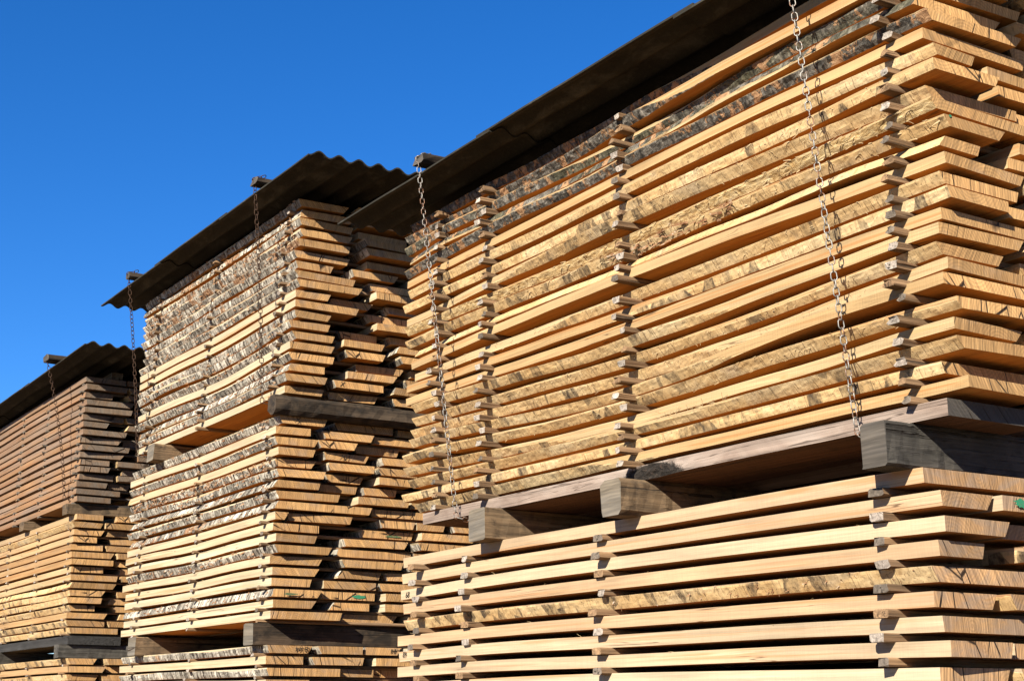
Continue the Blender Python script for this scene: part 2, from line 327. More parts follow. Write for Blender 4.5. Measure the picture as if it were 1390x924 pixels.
# ------------------------------------------------------------------ object tools
def link(name, me, parent=None, loc=(0, 0, 0), rot=None):
    o = bpy.data.objects.new(name, me); col.objects.link(o)
    if parent is not None: o.parent = parent
    o.location = loc
    if rot is not None: o.rotation_euler = rot
    return o
def tag(o, label, cat, group=None):
    o['label'] = label; o['category'] = cat
    if group: o['group'] = group
    return o
def empty(name, loc, label, cat, group=None):
    return tag(link(name, None, None, loc), label, cat, group)
def mesh(name, verts, faces, mats, mi=None, smooth=False):
    me = bpy.data.meshes.new(name); me.from_pydata([tuple(v) for v in verts], [], faces)
    for m in mats: me.materials.append(m)
    if mi is not None: me.polygons.foreach_set('material_index', mi)
    if smooth: me.polygons.foreach_set('use_smooth', [True] * len(me.polygons))
    me.update(); return me
def rough_beam(name, sx, sy, sz, mats, r=random.Random(1), jit=0.006, nseg=10, bev=0.010, axis='x', endmat=1):
    """a beam along x (or y) with chamfered, uneven edges; slot 0 sides, slot 1 ends"""
    L, wd = (sx, sy) if axis == 'x' else (sy, sx)
    ring = []
    h = sz
    pts = [(-wd / 2 + bev, 0), (wd / 2 - bev, 0), (wd / 2, bev), (wd / 2, h - bev), (wd / 2 - bev, h), (-wd / 2 + bev, h), (-wd / 2, h - bev), (-wd / 2, bev)]
    vs_, fs, mi = [], [], []
    off = r.random() * 50
    for i in range(nseg + 1):
        t = i / nseg * L
        for k, (a, b) in enumerate(pts):
            da = (mnoise.noise(Vector((t * 2.5 + off, a * 9, k * 3.3))) * 2 + mnoise.noise(Vector((t * 21 + off, k * 5.1, 2))) * 0.7) * jit
            db = mnoise.noise(Vector((t * 2.5 + off + 20, a * 9, k * 1.7))) * jit * (0.4 if 1 else 1)
            if b in (0, h): db = 0.0
            te = t + (mnoise.noise(Vector((k * 1.3, off, i * 9.0))) * 0.014 if i in (0, nseg) else 0)
            vs_.append((te, a + da, b + db) if axis == 'x' else (a + da, te, b + db))
    n = 8
    for i in range(nseg):
        for k in range(n):
            q = (i * n + k, i * n + (k + 1) % n, (i + 1) * n + (k + 1) % n, (i + 1) * n + k)
            fs.append(q if axis == 'y' else q[::-1]); mi.append(0)
    a = tuple(range(n)); b = tuple(nseg * n + k for k in range(n))
    fs.append(a if axis == 'x' else a[::-1]); fs.append(b[::-1] if axis == 'x' else b); mi += [endmat, endmat]
    me = mesh(name, vs_, fs, mats, mi)
    bm = bmesh.new(); bm.from_mesh(me); bmesh.ops.recalc_face_normals(bm, faces=bm.faces); bm.to_mesh(me); bm.free()
    return me

X0 = 3.552
ground = link('ground', mesh('ground', [(-600, -600, 0), (600, -600, 0), (600, 600, 0), (-600, 600, 0)], [(0, 1, 2, 3)], [M['gravel']]))
ground['kind'] = 'structure'

# ------------------------------------------------------------------ boards and bundles
def sm(x): 
    x = min(1.0, max(0.0, x)); return x * x * (3 - 2 * x)

def board_mesh(L, wd, t, kind, mats, dz, y0, r, dy, K, skew=0.0, far='plain', wob=0.012, taper=0.0, slant=None):
    """kind: c clean sawn edge, w/k/s/m/d/b/r wane or bark all along, p wane that runs out.
    local: x 0..wd across, y 0..L along, z 0..t. dz(y) bends the board."""
    ny = max(2, int(L / dy))
    off = r.random() * 100; off2 = r.random() * 100
    full = kind not in 'cpqDM'
    if slant is None:
        slant = r.uniform(0.012, 0.034) if kind != 'c' else r.uniform(-0.003, 0.007)
    down = r.random() < 0.78
    relief = {'c': 0.0, 'p': 0.003, 'q': 0.003, 'w': 0.003, 'k': 0.003, 's': 0.006, 'm': 0.006, 'd': 0.006, 'b': 0.006, 'r': 0.007, 'h': 0.003, 'D': 0.007, 'M': 0.007}[kind]
    pside = r.random() * 0.5 + 0.25 if kind in 'pq' else 0.30 + r.random() * 0.08
    farsl = r.uniform(0.010, 0.035) if far == 'wane' else 0.0
    vs_, wan = [], []
    ring = K + 3
    for i in range(ny + 1):
        y = L * i / ny
        ex = mnoise.noise(Vector((y * 0.55 + off, 0, 0))) * wob * 1.4 + mnoise.noise(Vector((y * 2.1 + off, 5, 0))) * wob * 0.45 + taper * (y / L - 0.5) + mnoise.noise(Vector((y * 8 + off, 2, 2))) * 0.0016
        if kind in 'pqDM':
            u = 1 - y / L if kind == 'q' else y / L           # p: wane towards the far end
            h = sm((u - pside) * 5.0 + 0.5 + mnoise.noise(Vector((y * 1.7 + off2, 3, 1))) * 0.9)
        elif full:
            h = min(1.0, 0.93 + mnoise.noise(Vector((y * 0.9 + off2, 3, 1))) * 0.55)
        else: h = 0.0
        zz = dz(y0 + y)
        sk = 0.0
        for k in range(K + 1):
            q = k / K
            d = (q - (1 - h)) if down else ((1 - q) - (1 - h))
            x = ex + slant * max(0.0, d) / 1.0 if kind != 'c' else ex + slant * q
            wv = 0.0 if h <= 0.01 else min(1.0, max(0.0, d * 3.5 + 0.5))
            if relief and wv > 0.3:
                nz = mnoise.noise(Vector((y * 23 + off, q * 2.3, 7))) * 0.9 + mnoise.noise(Vector((y * 60 + off, q * 4.0, 2))) * 0.5
                x -= relief * (0.5 + nz) * (1.0 if 0 < k < K else 0.55)
            ez = 0.0
            vs_.append((x, y, t * (1 - q) + zz)); wan.append(wv)
        fx = wd + mnoise.noise(Vector((y * 0.6 + off2, 9, 0))) * wob
        vs_.append((fx - farsl, y, zz)); wan.append(0.9 if far == 'wane' else 0.0)
        vs_.append((fx, y, t + zz)); wan.append(0.9 if far == 'wane' else 0.0)
    ring = K + 3
    # skewed end cuts
    vs2 = []
    for idx, (x, y, z) in enumerate(vs_):
        i = idx // ring
        if i == 0 or i == ny: y += skew * (x - wd / 2)
        vs2.append((x, y, z))
    fs, mi = [], []
    for i in range(ny):
        for k in range(ring):
            k2 = (k + 1) % ring
            fs.append((i * ring + k, (i + 1) * ring + k, (i + 1) * ring + k2, i * ring + k2)[::-1])
            mi.append(1 if k < K else (0 if k == K else (1 if k == K + 1 else 0)))
    fs.append(tuple(range(ring))[::-1]); mi.append(2)
    fs.append(tuple(ny * ring + k for k in range(ring))); mi.append(2)
    # winding: make normals point outwards
    me = mesh('board', vs2, [f[::-1] for f in fs], mats, mi)
    at = me.attributes.new('wane', 'FLOAT', 'POINT'); at.data.foreach_set('value', wan)
    return me

class Bundle:
    def __init__(B, label, yn, yl, ztop, rows, pitch, t, kinds, palette, sticks, seed, lean=0.0, dy=0.03, wob=0.010, sag=(0.006, 0.004, 0.002),
                 cols=None, ncol=4, xj=0.010, yj=0.03, stickmat='stick', stick_out=(0.025, 0.07), width=1.5, hidden=0, stick_w=0.042):
        B.r = r = random.Random(seed)
        B.zb = ztop - rows * pitch
        B.root = empty('timber_bundle', (X0, (yn + yl) / 2, B.zb - GZ), label, 'timber stack')
        B.boards = {}
        ps = t; gap = pitch - t
        L = yl - yn
        c = [[r.gauss(0, 1) for _ in range(3)]]
        for i in range(rows): c.append([0.86 * a + 0.5 * r.gauss(0, 1) for a in c[-1]])
        ph = [r.random() * 6 for _ in range(3)]
        def field(row):
            env = min(1.0, (row + 0.3) / 3.0, (rows - row + 0.3) / 3.0)
            cc = c[row]
            return lambda y: env * sum(sag[k] * cc[k] * math.sin((k + 1) * math.pi * (y - yn) / L + ph[k] * (k > 0)) for k in range(3))
        stick_meshes = []
        for q in range(9):
            stick_meshes.append(rough_beam('spacer_stick', width + 0.02, stick_w * r.uniform(0.7, 1.25), gap, [M['stick_b' if stickmat == 'stick' else stickmat], M['stick_d' if q % 4 == 3 else 'stick_b' if q % 4 == 1 else stickmat]], r, jit=0.004, nseg=6, bev=min(0.005, gap * 0.3)))
        for row in range(rows):                         # row 0 is the bottom one
            z = B.zb + row * pitch
            f = field(row)
            sh = lean * (z - B.zb)
            hid = row < hidden
            for sy in sticks:
                ys = sy + sh + r.gauss(0, 0.008)
                o = link('spacer_stick', stick_meshes[r.randrange(9)], B.root,
                         (-r.uniform(*stick_out), ys - (yn + yl) / 2, z - B.zb + f(ys)), (0, 0, r.gauss(0, 0.035)))
            kind = kinds[rows - 1 - row] if rows - 1 - row < len(kinds) else 'c'
            x = r.uniform(-xj, xj)
            spec = cols.get(rows - 1 - row) if cols else None
            j = 0
            while x < width - 0.10 and j < ncol + 2:
                if spec and j < len(spec): wd, gp = spec[j]
                else: wd, gp = r.uniform(0.20, 0.42), r.choice((0.015, 0.03, 0.06, 0.12, 0.16))
                if hid: wd, gp = 0.48, 0.03
                wd = min(wd, width - x)
                if wd < 0.07: break
                ya = yn + sh + r.uniform(-yj, yj) + (0 if j == 0 else r.uniform(-0.02, 0.06))
                yb = yl + r.uniform(-yj, yj) * 1.3
                pal = palette[0]
                kd = kind if j == 0 else r.choice('wwcb') if pal == 'cream' else r.choice('wwc')
                if j > 0 and kd == 'b': kd = 'b' if pal == 'cream' else 'w'
                em = palette[1].get(kd, palette[1]['w'] if kd not in 'c' else M[pal])
                if kd == 'c': em = M[pal + '_c']
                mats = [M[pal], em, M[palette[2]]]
                front = j == 0 and not hid
                fine = front and kd not in 'c'
                me = board_mesh(yb - ya, wd, t * r.uniform(0.93, 1.0) if False else t, kd, mats, f, ya, r,
                                (dy if fine else dy * 2.5) if front else 0.35, (5 if fine else 2) if front else 2,
                                skew=r.gauss(0, 0.035), far='wane' if r.random() < 0.75 else 'plain', wob=wob if kd not in 'c' else wob * 0.35,
                                taper=r.uniform(-0.02, 0.02) if kd not in 'c' else 0)
                o = link('board', me, B.root, (x, ya - (yn + yl) / 2, z - B.zb + gap))
                B.boards[(rows - 1 - row, j)] = (o, ya, yb, wd, f)
                x += wd + gp; j += 1
        B.t = t

GP = ('gold', {'w': M['gold_w'], 'k': M['gold_k'], 's': M['gold_s'], 'm': M['gold_m'], 'd': M['gold_d'], 'D': M['gold_d'], 'M': M['gold_m'], 'p': M['gold_w'], 'q': M['gold_w']}, 'gold_e')
PP = ('pink', {'w': M['pink_w'], 'p': M['pink_w'], 'q': M['pink_w']}, 'pink_e')
CP = ('cream', {'b': M['cream_b'], 'r': M['cream_r'], 'w': M['cream_b'], 'p': M['cream_b'], 'q': M['cream_b']}, 'cream_e')
OP = ('old', {'w': M['honey_w']}, 'old_e')
HP = ('honey', {'w': M['honey_w'], 'p': M['honey_w'], 'q': M['honey_w']}, 'cream_e')

# nearest stack
NU = Bundle('upper bundle of golden unedged boards in nearest stack, mossy dark bark on its top rows', 3.10, 6.70, 3.79, 25, 0.062, 0.0375,
            'DDmmdcwwqswwcqqcpwppwpwkp', GP, [3.27, 4.77, 5.88, 6.34], 11, dy=0.016, wob=0.036, sag=(0.018, 0.013, 0.008), xj=0.014, yj=0.045, stick_out=(0.03, 0.08),
            cols={i: [(w_, g_)] for i, (w_, g_) in enumerate([(0.5, .03), (.45, .05), (.5, .02), (.4, .06), (.46, .02), (.5, .03), (.22, .10), (.3, .05), (.45, .02), (.5, .02), (.3, .12), (.2, .15), (.42, .03), (.38, .08), (.3, .02), (.42, .03), (.4, .05), (.3, .12), (.42, .02), (.5, .02), (.5, .02), (.36, .02), (.5, .02), (.4, .02)])})
NL = Bundle('lower bundle of square-edged pinkish cream boards in nearest stack, under the heavy bearers', 3.20, 6.70, 2.04, 18, 0.0757, 0.0480,
            'ccccwccccw' + 'c' * 9, PP, [3.42, 4.97, 6.06, 6.52], 23, dy=0.016, wob=0.008, sag=(0.008, 0.005, 0.004), xj=0.010, yj=0.045, stick_out=(0.018, 0.06), hidden=8, stick_w=0.05,
            cols={0: [(.5, .02)], 1: [(.24, .012), (.4, .03)], 2: [(.31, .02)], 3: [(.22, .15)], 4: [(.5, .02)], 5: [(.28, .03)], 6: [(.45, .02)], 7: [(.29, .06)], 8: [(.3, .02)]})
# middle stack
S2U = Bundle('upper bundle of middle stack, boards with grey-white birch bark and a few clean cream edges', 8.31, 11.13, 4.376, 19, 0.064, 0.0440,
             'rrrrrbbbbccbbbcbbbc', CP, [8.47, 9.72, 10.88], 35, lean=-0.16, width=2.15, dy=0.018, wob=0.016, sag=(0.006, 0.005, 0.004), xj=0.014, yj=0.03, stick_out=(0.015, 0.05),
             cols={0: [(.34, .05), (.4, .05)], 1: [(.35, .05), (.4, .05)], 2: [(.36, .06), (.35, .05)], 3: [(.36, .07), (.35, .06)], 4: [(.36, .08), (.4, .1)], 5: [(.38, .11), (.36, .08)],
                   6: [(.26, .12), (.32, .10)], 7: [(.42, .09), (.4, .05)], 8: [(.45, .10), (.33, .03)], 9: [(.24, .03), (.30, .10)], 10: [(.44, .10), (.36, .06)], 11: [(.25, .33), (.36, .06)],
                   12: [(.28, .08), (.28, .09)], 13: [(.28, .08), (.29, .08)], 14: [(.30, .08), (.30, .09)], 15: [(.31, .19), (.34, .05)], 16: [(.24, .16), (.35, .08)], 17: [(.27, .05), (.36, .07)], 18: [(.26, .05), (.34, .10)]})
S2M = Bundle('central bundle of middle stack between two bearer layers, birch bark above, cream edges below', 8.38, 11.16, 3.045, 19, 0.0655, 0.0455,
             'bcbcrbbbrcccbcccbcc', CP, [8.50, 9.68, 10.85], 47, dy=0.018, width=2.15, wob=0.012, sag=(0.005, 0.004, 0.003), xj=0.010, yj=0.025, stick_out=(0.015, 0.045),
             cols={0: [(.32, .08), (.40, .05)], 1: [(.22, .08), (.36, .02)], 2: [(.28, .01), (.25, .02)], 3: [(.25, .07), (.32, .08)], 4: [(.27, .08), (.31, .05)], 5: [(.32, .03), (.27, .07)],
                   6: [(.30, .02), (.26, .04)], 7: [(.43, .12), (.36, .03)], 8: [(.65, .02), (.4, .03)], 9: [(.09, .01), (.42, .2)], 10: [(.31, .32), (.36, .03)], 11: [(.28, .19), (.44, .05)],
                   12: [(.38, .05), (.52, .03)], 13: [(.34, .12), (.43, .04)], 14: [(.30, .14), (.30, .03)], 15: [(.26, .09), (.36, .02)], 16: [(.32, .02), (.36, .06)], 17: [(.28, .11), (.26, .10)], 18: [(.46, .04), (.38, .06)]})
S2L = Bundle('bottom bundle of middle stack, mixed birch bark and cream edges below the lowest bearers', 8.40, 11.16, 1.67, 17, 0.0655, 0.0455,
             'bcbcc' + 'c' * 12, CP, [8.52, 9.68, 10.85], 59, dy=0.018, width=2.15, wob=0.012, sag=(0.005, 0.004, 0.003), xj=0.010, yj=0.025, stick_out=(0.015, 0.045), hidden=11,
             cols={0: [(.30, .02), (.30, .02)], 1: [(.24, .06), (.34, .08)], 2: [(.47, .02), (.23, .02)], 3: [(.28, .04), (.42, .03)], 4: [(.25, .05), (.4, .03)]})
# far stack
S1U = Bundle('upper bundle of farthest stack, weathered grey-brown square-edged boards', 12.64, 16.9, 4.074, 17, 0.064, 0.0440,
             'c' * 17, OP, [12.74, 13.82, 14.68, 15.7, 16.7], 61, lean=-0.07, dy=0.04, wob=0.008, sag=(0.005, 0.004, 0.003), xj=0.012, yj=0.03, stickmat='stick_d', stick_out=(0.0, 0.03), ncol=3)
S1M = Bundle('central bundle of farthest stack, honey brown boards below a plain bearer', 12.66, 16.9, 2.90, 16, 0.063, 0.046,
             'cwcccccccwwwwcww', HP, [12.76, 13.76, 14.78, 15.8, 16.7], 73, dy=0.03, wob=0.010, sag=(0.005, 0.004, 0.003), xj=0.012, yj=0.03, stick_out=(0.0, 0.03), ncol=3)
S1L = Bundle('bottom bundle of farthest stack under the blackened plank', 12.55, 16.9, 1.705, 17, 0.0655, 0.048,
             'wcwc' + 'c' * 13, HP, [12.7, 13.76, 14.78, 15.8, 16.7], 85, dy=0.03, wob=0.010, xj=0.012, yj=0.03, stick_out=(0.0, 0.03), ncol=3, hidden=12)

# ------------------------------------------------------------------ bearers and planks
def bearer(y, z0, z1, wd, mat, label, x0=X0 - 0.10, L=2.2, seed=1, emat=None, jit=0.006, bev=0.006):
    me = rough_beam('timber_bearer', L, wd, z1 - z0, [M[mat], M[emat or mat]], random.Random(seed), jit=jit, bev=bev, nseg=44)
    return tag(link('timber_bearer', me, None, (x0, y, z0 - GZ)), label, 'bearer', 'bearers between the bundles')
bearer(3.335, 2.04, 2.185, 0.11, 'beam_grey', 'dark grey cracked bearer under the right end of the pinkish plank', X0 - 0.12, L=1.62, seed=3, jit=0.010, bev=0.009, emat='dark_e')
bearer(4.765, 2.04, 2.185, 0.135, 'beam', 'brown bearer with rounded end under the black knot and shadow patch of the pinkish plank', X0 - 0.11, L=1.6, seed=4, emat='beam_e', jit=0.012, bev=0.018)
bearer(5.82, 2.04, 2.185, 0.14, 'beam', 'square brown bearer with grey end near the left end of the pinkish plank', X0 - 0.10, L=1.6, seed=5, emat='beam_e')
bearer(8.37, 3.045, 3.166, 0.12, 'log', 'dark log-like bearer across the near end of the middle stack, below its upper bundle', X0 - 0.05, seed=6, jit=0.012, bev=0.03)
bearer(10.50, 3.045, 3.166, 0.15, 'beam', 'wedge-like brown bearer at the far end of the middle stack, below its upper bundle', X0 - 0.09, seed=7, emat='beam_e')
bearer(8.54, 1.67, 1.80, 0.14, 'log', 'low dark brown bearer across the near end of the middle stack', X0 - 0.07, seed=8, emat='beam_e')
bearer(10.74, 1.67, 1.80, 0.16, 'beam', 'low grey-brown bearer at the far end of the middle stack', X0 - 0.06, seed=9, emat='beam_e')
bearer(12.76, 2.90, 2.986, 0.15, 'beam', 'brown bearer across the near end of the farthest stack, below its weathered bundle', X0 - 0.06, L=1.56, seed=10)
bearer(14.2, 2.90, 2.986, 0.15, 'beam', 'brown bearer in mid-length of the farthest stack, below its weathered bundle', X0 - 0.05, L=1.56, seed=12)
bearer(16.0, 2.90, 2.986, 0.15, 'beam', 'leftmost brown bearer of the farthest stack, below its weathered bundle', X0 - 0.05, L=1.56, seed=13)
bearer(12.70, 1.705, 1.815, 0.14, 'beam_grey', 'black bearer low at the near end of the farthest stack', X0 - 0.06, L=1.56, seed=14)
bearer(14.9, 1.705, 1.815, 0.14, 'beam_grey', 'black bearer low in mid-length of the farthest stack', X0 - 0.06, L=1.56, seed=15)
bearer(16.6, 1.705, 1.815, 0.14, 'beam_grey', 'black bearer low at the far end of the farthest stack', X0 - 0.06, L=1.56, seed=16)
for st, (ys, zt) in {'nearest': ((3.4, 4.9, 6.4), NL.zb), 'middle': ((8.6, 9.8, 10.9), S2L.zb), 'farthest': ((12.8, 14.7, 16.6), S1L.zb)}.items():
    for y, wh in zip(ys, ('near end', 'middle', 'far end')):
        bearer(y, GZ, zt, 0.16, 'beam', 'squared timber on the ground under the %s of the %s stack' % (wh, st), X0 + 0.02, L=1.46, seed=int(y * 10))

def plank(y0, y1, z0, z1, wd, mats, label, seed, knot=None, x0=X0 - 0.005):
    L = y1 - y0; r = random.Random(seed); off = r.random() * 50
    ny, K = 90, 4
    vs_, wan = [], []; t = z1 - z0
    for i in range(ny + 1):
        y = L * i / ny
        ex = mnoise.noise(Vector((y * 0.8 + off, 0, 0))) * 0.012
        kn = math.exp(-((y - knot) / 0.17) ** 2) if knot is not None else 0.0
        for k in range(K + 1):
            q = k / K
            n_ = mnoise.noise(Vector((y * 30 + off, q * 4, 3))) + 0.5 * mnoise.noise(Vector((y * 70 + off, q * 9, 3)))
            under = 0.022 * max(0.0, mnoise.noise(Vector((y * 1.6 + off, 4, 4)))) * q
            vs_.append((ex + under + kn * (0.025 * q + 0.014 * n_), y, t * (1 - q) + (under * 0.5 if k == K else 0.0)))
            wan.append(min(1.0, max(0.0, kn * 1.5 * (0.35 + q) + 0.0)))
        vs_ += [(wd, y, 0.0), (wd, y, t)]; wan += [0, 0]
    ring = K + 3; fs, mi = [], []
    for i in range(ny):
        for k in range(ring):
            k2 = (k + 1) % ring
            fs.append((i * ring + k, (i + 1) * ring + k, (i + 1) * ring + k2, i * ring + k2)); mi.append(0 if k < K else len(mats) - 1)
    fs.append(tuple(range(ring))); mi.append(1); fs.append(tuple(ny * ring + k for k in range(ring))[::-1]); mi.append(1)
    me = mesh('plank', vs_, fs, mats, mi)
    bm = bmesh.new(); bm.from_mesh(me); bmesh.ops.recalc_face_normals(bm, faces=bm.faces); bm.to_mesh(me); bm.free()
    at = me.attributes.new('wane', 'FLOAT', 'POINT'); at.data.foreach_set('value', wan)
    return tag(link('support_plank', me, None, (x0, y0, z0 - GZ)), label, 'plank')
s = N('plank_pink_grey_knot_shadow')
g = s.noise(s.coord((50, 1.2, 50)), 1.0, 5, 0.66, 0.8); big = s.noise(s.coord((3, 2.4, 6)), 1.0, 4, 0.6, 0.5)
c = s.ramp(big, [(0.3, (0.36, 0.26, 0.215)), (0.5, (0.54, 0.42, 0.36)), (0.7, (0.66, 0.55, 0.49))])
c = s.gain(c, s.step(g, 0.28, 0.72, 0.55, 1.2))
ckn = s.step(s.math('ABSOLUTE', s.math('SUBTRACT', s.noise(s.coord((18, 0.6, 26)), 1.0, 4, 0.6, 0.8), 0.5)), 0.004, 0.014, 0.8, 0.0)
c = s.mix(ckn, c, (0.07, 0.045, 0.035))
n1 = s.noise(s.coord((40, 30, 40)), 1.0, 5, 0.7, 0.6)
bk = s.ramp(n1, [(0.3, (0.012, 0.010, 0.009)), (0.55, (0.05, 0.04, 0.034)), (0.75, (0.20, 0.13, 0.10))])  # rotten knot and shadow painted together as one black patch
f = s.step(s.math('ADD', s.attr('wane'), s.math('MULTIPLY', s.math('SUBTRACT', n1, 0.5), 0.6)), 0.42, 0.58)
M['plank_knot_shadow'] = s.done(s.mix(f, c, bk), s.fmix(f, g, s.math('MULTIPLY', n1, 3.0)), 0.88, dist=0.005)
plank(3.13, 6.50, 2.185, 2.24, 0.42, [M['plank_knot_shadow'], M['dark_e'], M['plank_face']], 'weathered pinkish grey plank with a black patch of knot and painted shadow, carrying the golden upper bundle', 5, knot=1.52)
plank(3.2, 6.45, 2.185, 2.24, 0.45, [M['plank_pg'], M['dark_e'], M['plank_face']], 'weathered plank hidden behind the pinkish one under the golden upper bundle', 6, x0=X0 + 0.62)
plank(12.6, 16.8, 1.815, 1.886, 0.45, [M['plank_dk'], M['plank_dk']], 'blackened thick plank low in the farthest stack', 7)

# ------------------------------------------------------------------ roofs
def sheet_mesh(x0, x1, y0, y1, lift, r):
    P, A, T = 0.13, 0.016, 0.009
    nx = int((x1 - x0) / P * 14); ny = 10
    vs_, fs = [], []
    for j in range(ny + 1):
        y = y0 + (y1 - y0) * j / ny
        for i in range(nx + 1):
            x = x0 + (x1 - x0) * i / nx
            z = A * math.cos(2 * math.pi * (x - x0) / P + math.pi * 0.9) + lift * (j / ny) + 0.004 * mnoise.noise(Vector((x * 2, y * 2, 1)))
            vs_.append((x, y, z))
    n = len(vs_)
    vs_ += [(x, y, z + T) for x, y, z in vs_]
    wdt = nx + 1
    for j in range(ny):
        for i in range(nx):
            a = j * wdt + i
            fs.append((a, a + wdt, a + wdt + 1, a + 1)); fs.append((n + a, n + a + 1, n + a + wdt + 1, n + a + wdt))
    for j in range(ny):
        a = j * wdt; fs.append((a, n + a, n + a + wdt, a + wdt)); a += nx; fs.append((a, a + wdt, n + a + wdt, n + a))
    for i in range(nx):
        a = i; fs.append((a, a + 1, n + a + 1, n + a)); a = ny * wdt + i; fs.append((a, n + a, n + a + 1, a + 1))
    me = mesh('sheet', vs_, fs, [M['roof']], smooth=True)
    bm = bmesh.new(); bm.from_mesh(me); bmesh.ops.recalc_face_normals(bm, faces=bm.faces)
    for e in bm.edges:
        if len(e.link_faces) == 2 and e.calc_face_angle(0) > 1.0: e.smooth = False
    bm.to_mesh(me); bm.free()
    return me
def roof(label, y0, y1, z, ztop, nlen, seed, beams, drop=0.0, x0=3.335, x1=5.2):
    """corrugated sheets on purlins; z is the eave height"""
    r = random.Random(seed)
    root = empty('corrugated_cover', (4.3, (y0 + y1) / 2, ztop - GZ), label, 'cover')
    ox, oy, oz = 4.3, (y0 + y1) / 2, ztop
    ov = 0.12; seg = (y1 - y0 + ov * (nlen - 1)) / nlen
    for a in range(nlen):
        ya = y0 + a * (seg - ov)
        for bi, (xa, xb) in enumerate(((x0, x0 + 1.04), (x0 + 0.91, x1))):
            me = sheet_mesh(xa, xb, ya, ya + seg, 0.0, r)
            zz = z + 0.008 * (a % 2) * 1.2 + bi * 0.010
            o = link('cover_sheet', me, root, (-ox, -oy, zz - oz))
    tp = z - 0.018 - drop * 0.5
    root.rotation_euler = (-drop / (y1 - y0), 0, 0)
    for px in (3.84, 4.40, 5.0):
        me = rough_beam('purlin', 0.10, y1 - y0 - 1.3, max(0.02, tp - ztop), [M['purlin'], M['purlin']], r, axis='y', jit=0.004, nseg=16, bev=0.005)
        link('purlin', me, root, (px - ox, y0 + 0.72 - oy, 0))
    for (by, lab, wdb, hb, out) in beams:
        me = rough_beam('weight_timber', x1 - x0 + 0.08 + out, wdb, hb, [M['log'], M['dark_e']], r, jit=0.010, nseg=30, bev=0.010)
        tag(link('weight_timber', me, None, (x0 - out, by, z + 0.034 + drop * 0.34 - GZ)), lab, 'timber', 'timbers laid across the roofs')
    return root
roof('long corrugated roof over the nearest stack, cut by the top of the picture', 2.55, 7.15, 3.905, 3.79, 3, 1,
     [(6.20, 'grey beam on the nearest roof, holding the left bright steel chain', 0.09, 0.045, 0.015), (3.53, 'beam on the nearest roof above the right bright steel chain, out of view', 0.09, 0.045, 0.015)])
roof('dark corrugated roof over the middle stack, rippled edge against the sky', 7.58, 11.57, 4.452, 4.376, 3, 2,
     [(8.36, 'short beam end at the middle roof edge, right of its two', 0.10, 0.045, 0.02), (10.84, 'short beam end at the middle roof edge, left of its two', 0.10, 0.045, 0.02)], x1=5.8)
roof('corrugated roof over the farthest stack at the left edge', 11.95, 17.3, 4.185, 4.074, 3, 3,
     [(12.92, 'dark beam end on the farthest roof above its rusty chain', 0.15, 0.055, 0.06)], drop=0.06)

# ------------------------------------------------------------------ chains
def link_mesh(pitch, wire, mat):
    n1, n2 = 16, 6
    rad = wire * 2.25
    st = pitch / 2 + wire * 0.5 - rad              # half straight length so that inner length = pitch
    vs_, fs = [], []
    for i in range(n1):
        a = 2 * math.pi * i / n1
        cz = (st if math.sin(a) >= -1e-9 else -st) + rad * math.sin(a); cx = rad * math.cos(a)
        for k in range(n2):
            b = 2 * math.pi * k / n2
            dr = wire / 2 * math.cos(b); dyy = wire / 2 * math.sin(b)
            vs_.append((cx + dr * math.cos(a), dyy, cz + dr * math.sin(a)))
    for i in range(n1):
        for k in range(n2):
            fs.append((i * n2 + k, i * n2 + (k + 1) % n2, ((i + 1) % n1) * n2 + (k + 1) % n2, ((i + 1) % n1) * n2 + k))
    return mesh('link', vs_, fs, [mat], smooth=True)
def chain(top, bot, pitch, wire, mat, label, sagx=0.0, tail=True, seed=1):
    me = link_mesh(pitch, wire, M[mat]); r = random.Random(seed)
    a, b = Vector(top) - Vector((0, 0, GZ)), Vector(bot) - Vector((0, 0, GZ))
    root = empty('hanging_chain', b, label, 'chain', 'chains holding the roofs down')
    # points along the path: a sagging line, then a short hook under the plank
    pts = []
    n = 200
    for i in range(n + 1):
        t = i / n; p = a.lerp(b, t); k = 4 * t * (1 - t)
        pts.append(p + Vector((sagx * k, 0, 0)))
    if tail:
        for i in range(1, 12): pts.append(b + Vector((0.012 * i, -0.004 * i, -0.004 * i + 0.0002 * i * i)))
    # over the beam
    pre = [a + Vector((0.02 * i * 1.0, 0, 0.008 * i)) for i in (3, 2, 1)]
    pts = pre + pts
    d = 0.0; nextd = 0.0; k = 0
    tw = r.random() * 3
    for i in range(len(pts) - 1):
        seg = pts[i + 1] - pts[i]; L = seg.length
        while nextd <= d + L:
            p = pts[i] + seg * ((nextd - d) / L)
            tw += r.gauss(0, 0.12)
            q = seg.normalized().to_track_quat('Z', 'Y')
            o = bpy.data.objects.new('chain_link', me); col.objects.link(o); o.parent = root
            o.rotation_mode = 'QUATERNION'
            o.rotation_quaternion = q @ Matrix.Rotation(tw + (math.pi / 2) * (k % 2), 3, 'Z').to_quaternion()
            o.location = p - b
            k += 1; nextd += pitch
        d += L
chain((3.322, 3.53, 3.982), (3.505, 3.474, 2.175), 0.0275, 0.0045, 'steel', 'bright steel chain across the right half of the nearest golden bundle', seed=1)
chain((3.318, 6.20, 3.98), (3.505, 6.10, 2.180), 0.0275, 0.0045, 'steel', 'bright steel chain near the left end of the nearest golden bundle', seed=2)
chain((3.318, 8.36, 4.528), (3.490, 8.50, 3.150), 0.0310, 0.0053, 'rust', 'rusty chain hanging down the birch-bark face near the middle stack corner', sagx=0.01, seed=3)
chain((3.318, 10.84, 4.528), (3.490, 10.88, 3.150), 0.0310, 0.0053, 'rust', 'rusty chain at the far left end of the middle stack', sagx=0.01, seed=4)
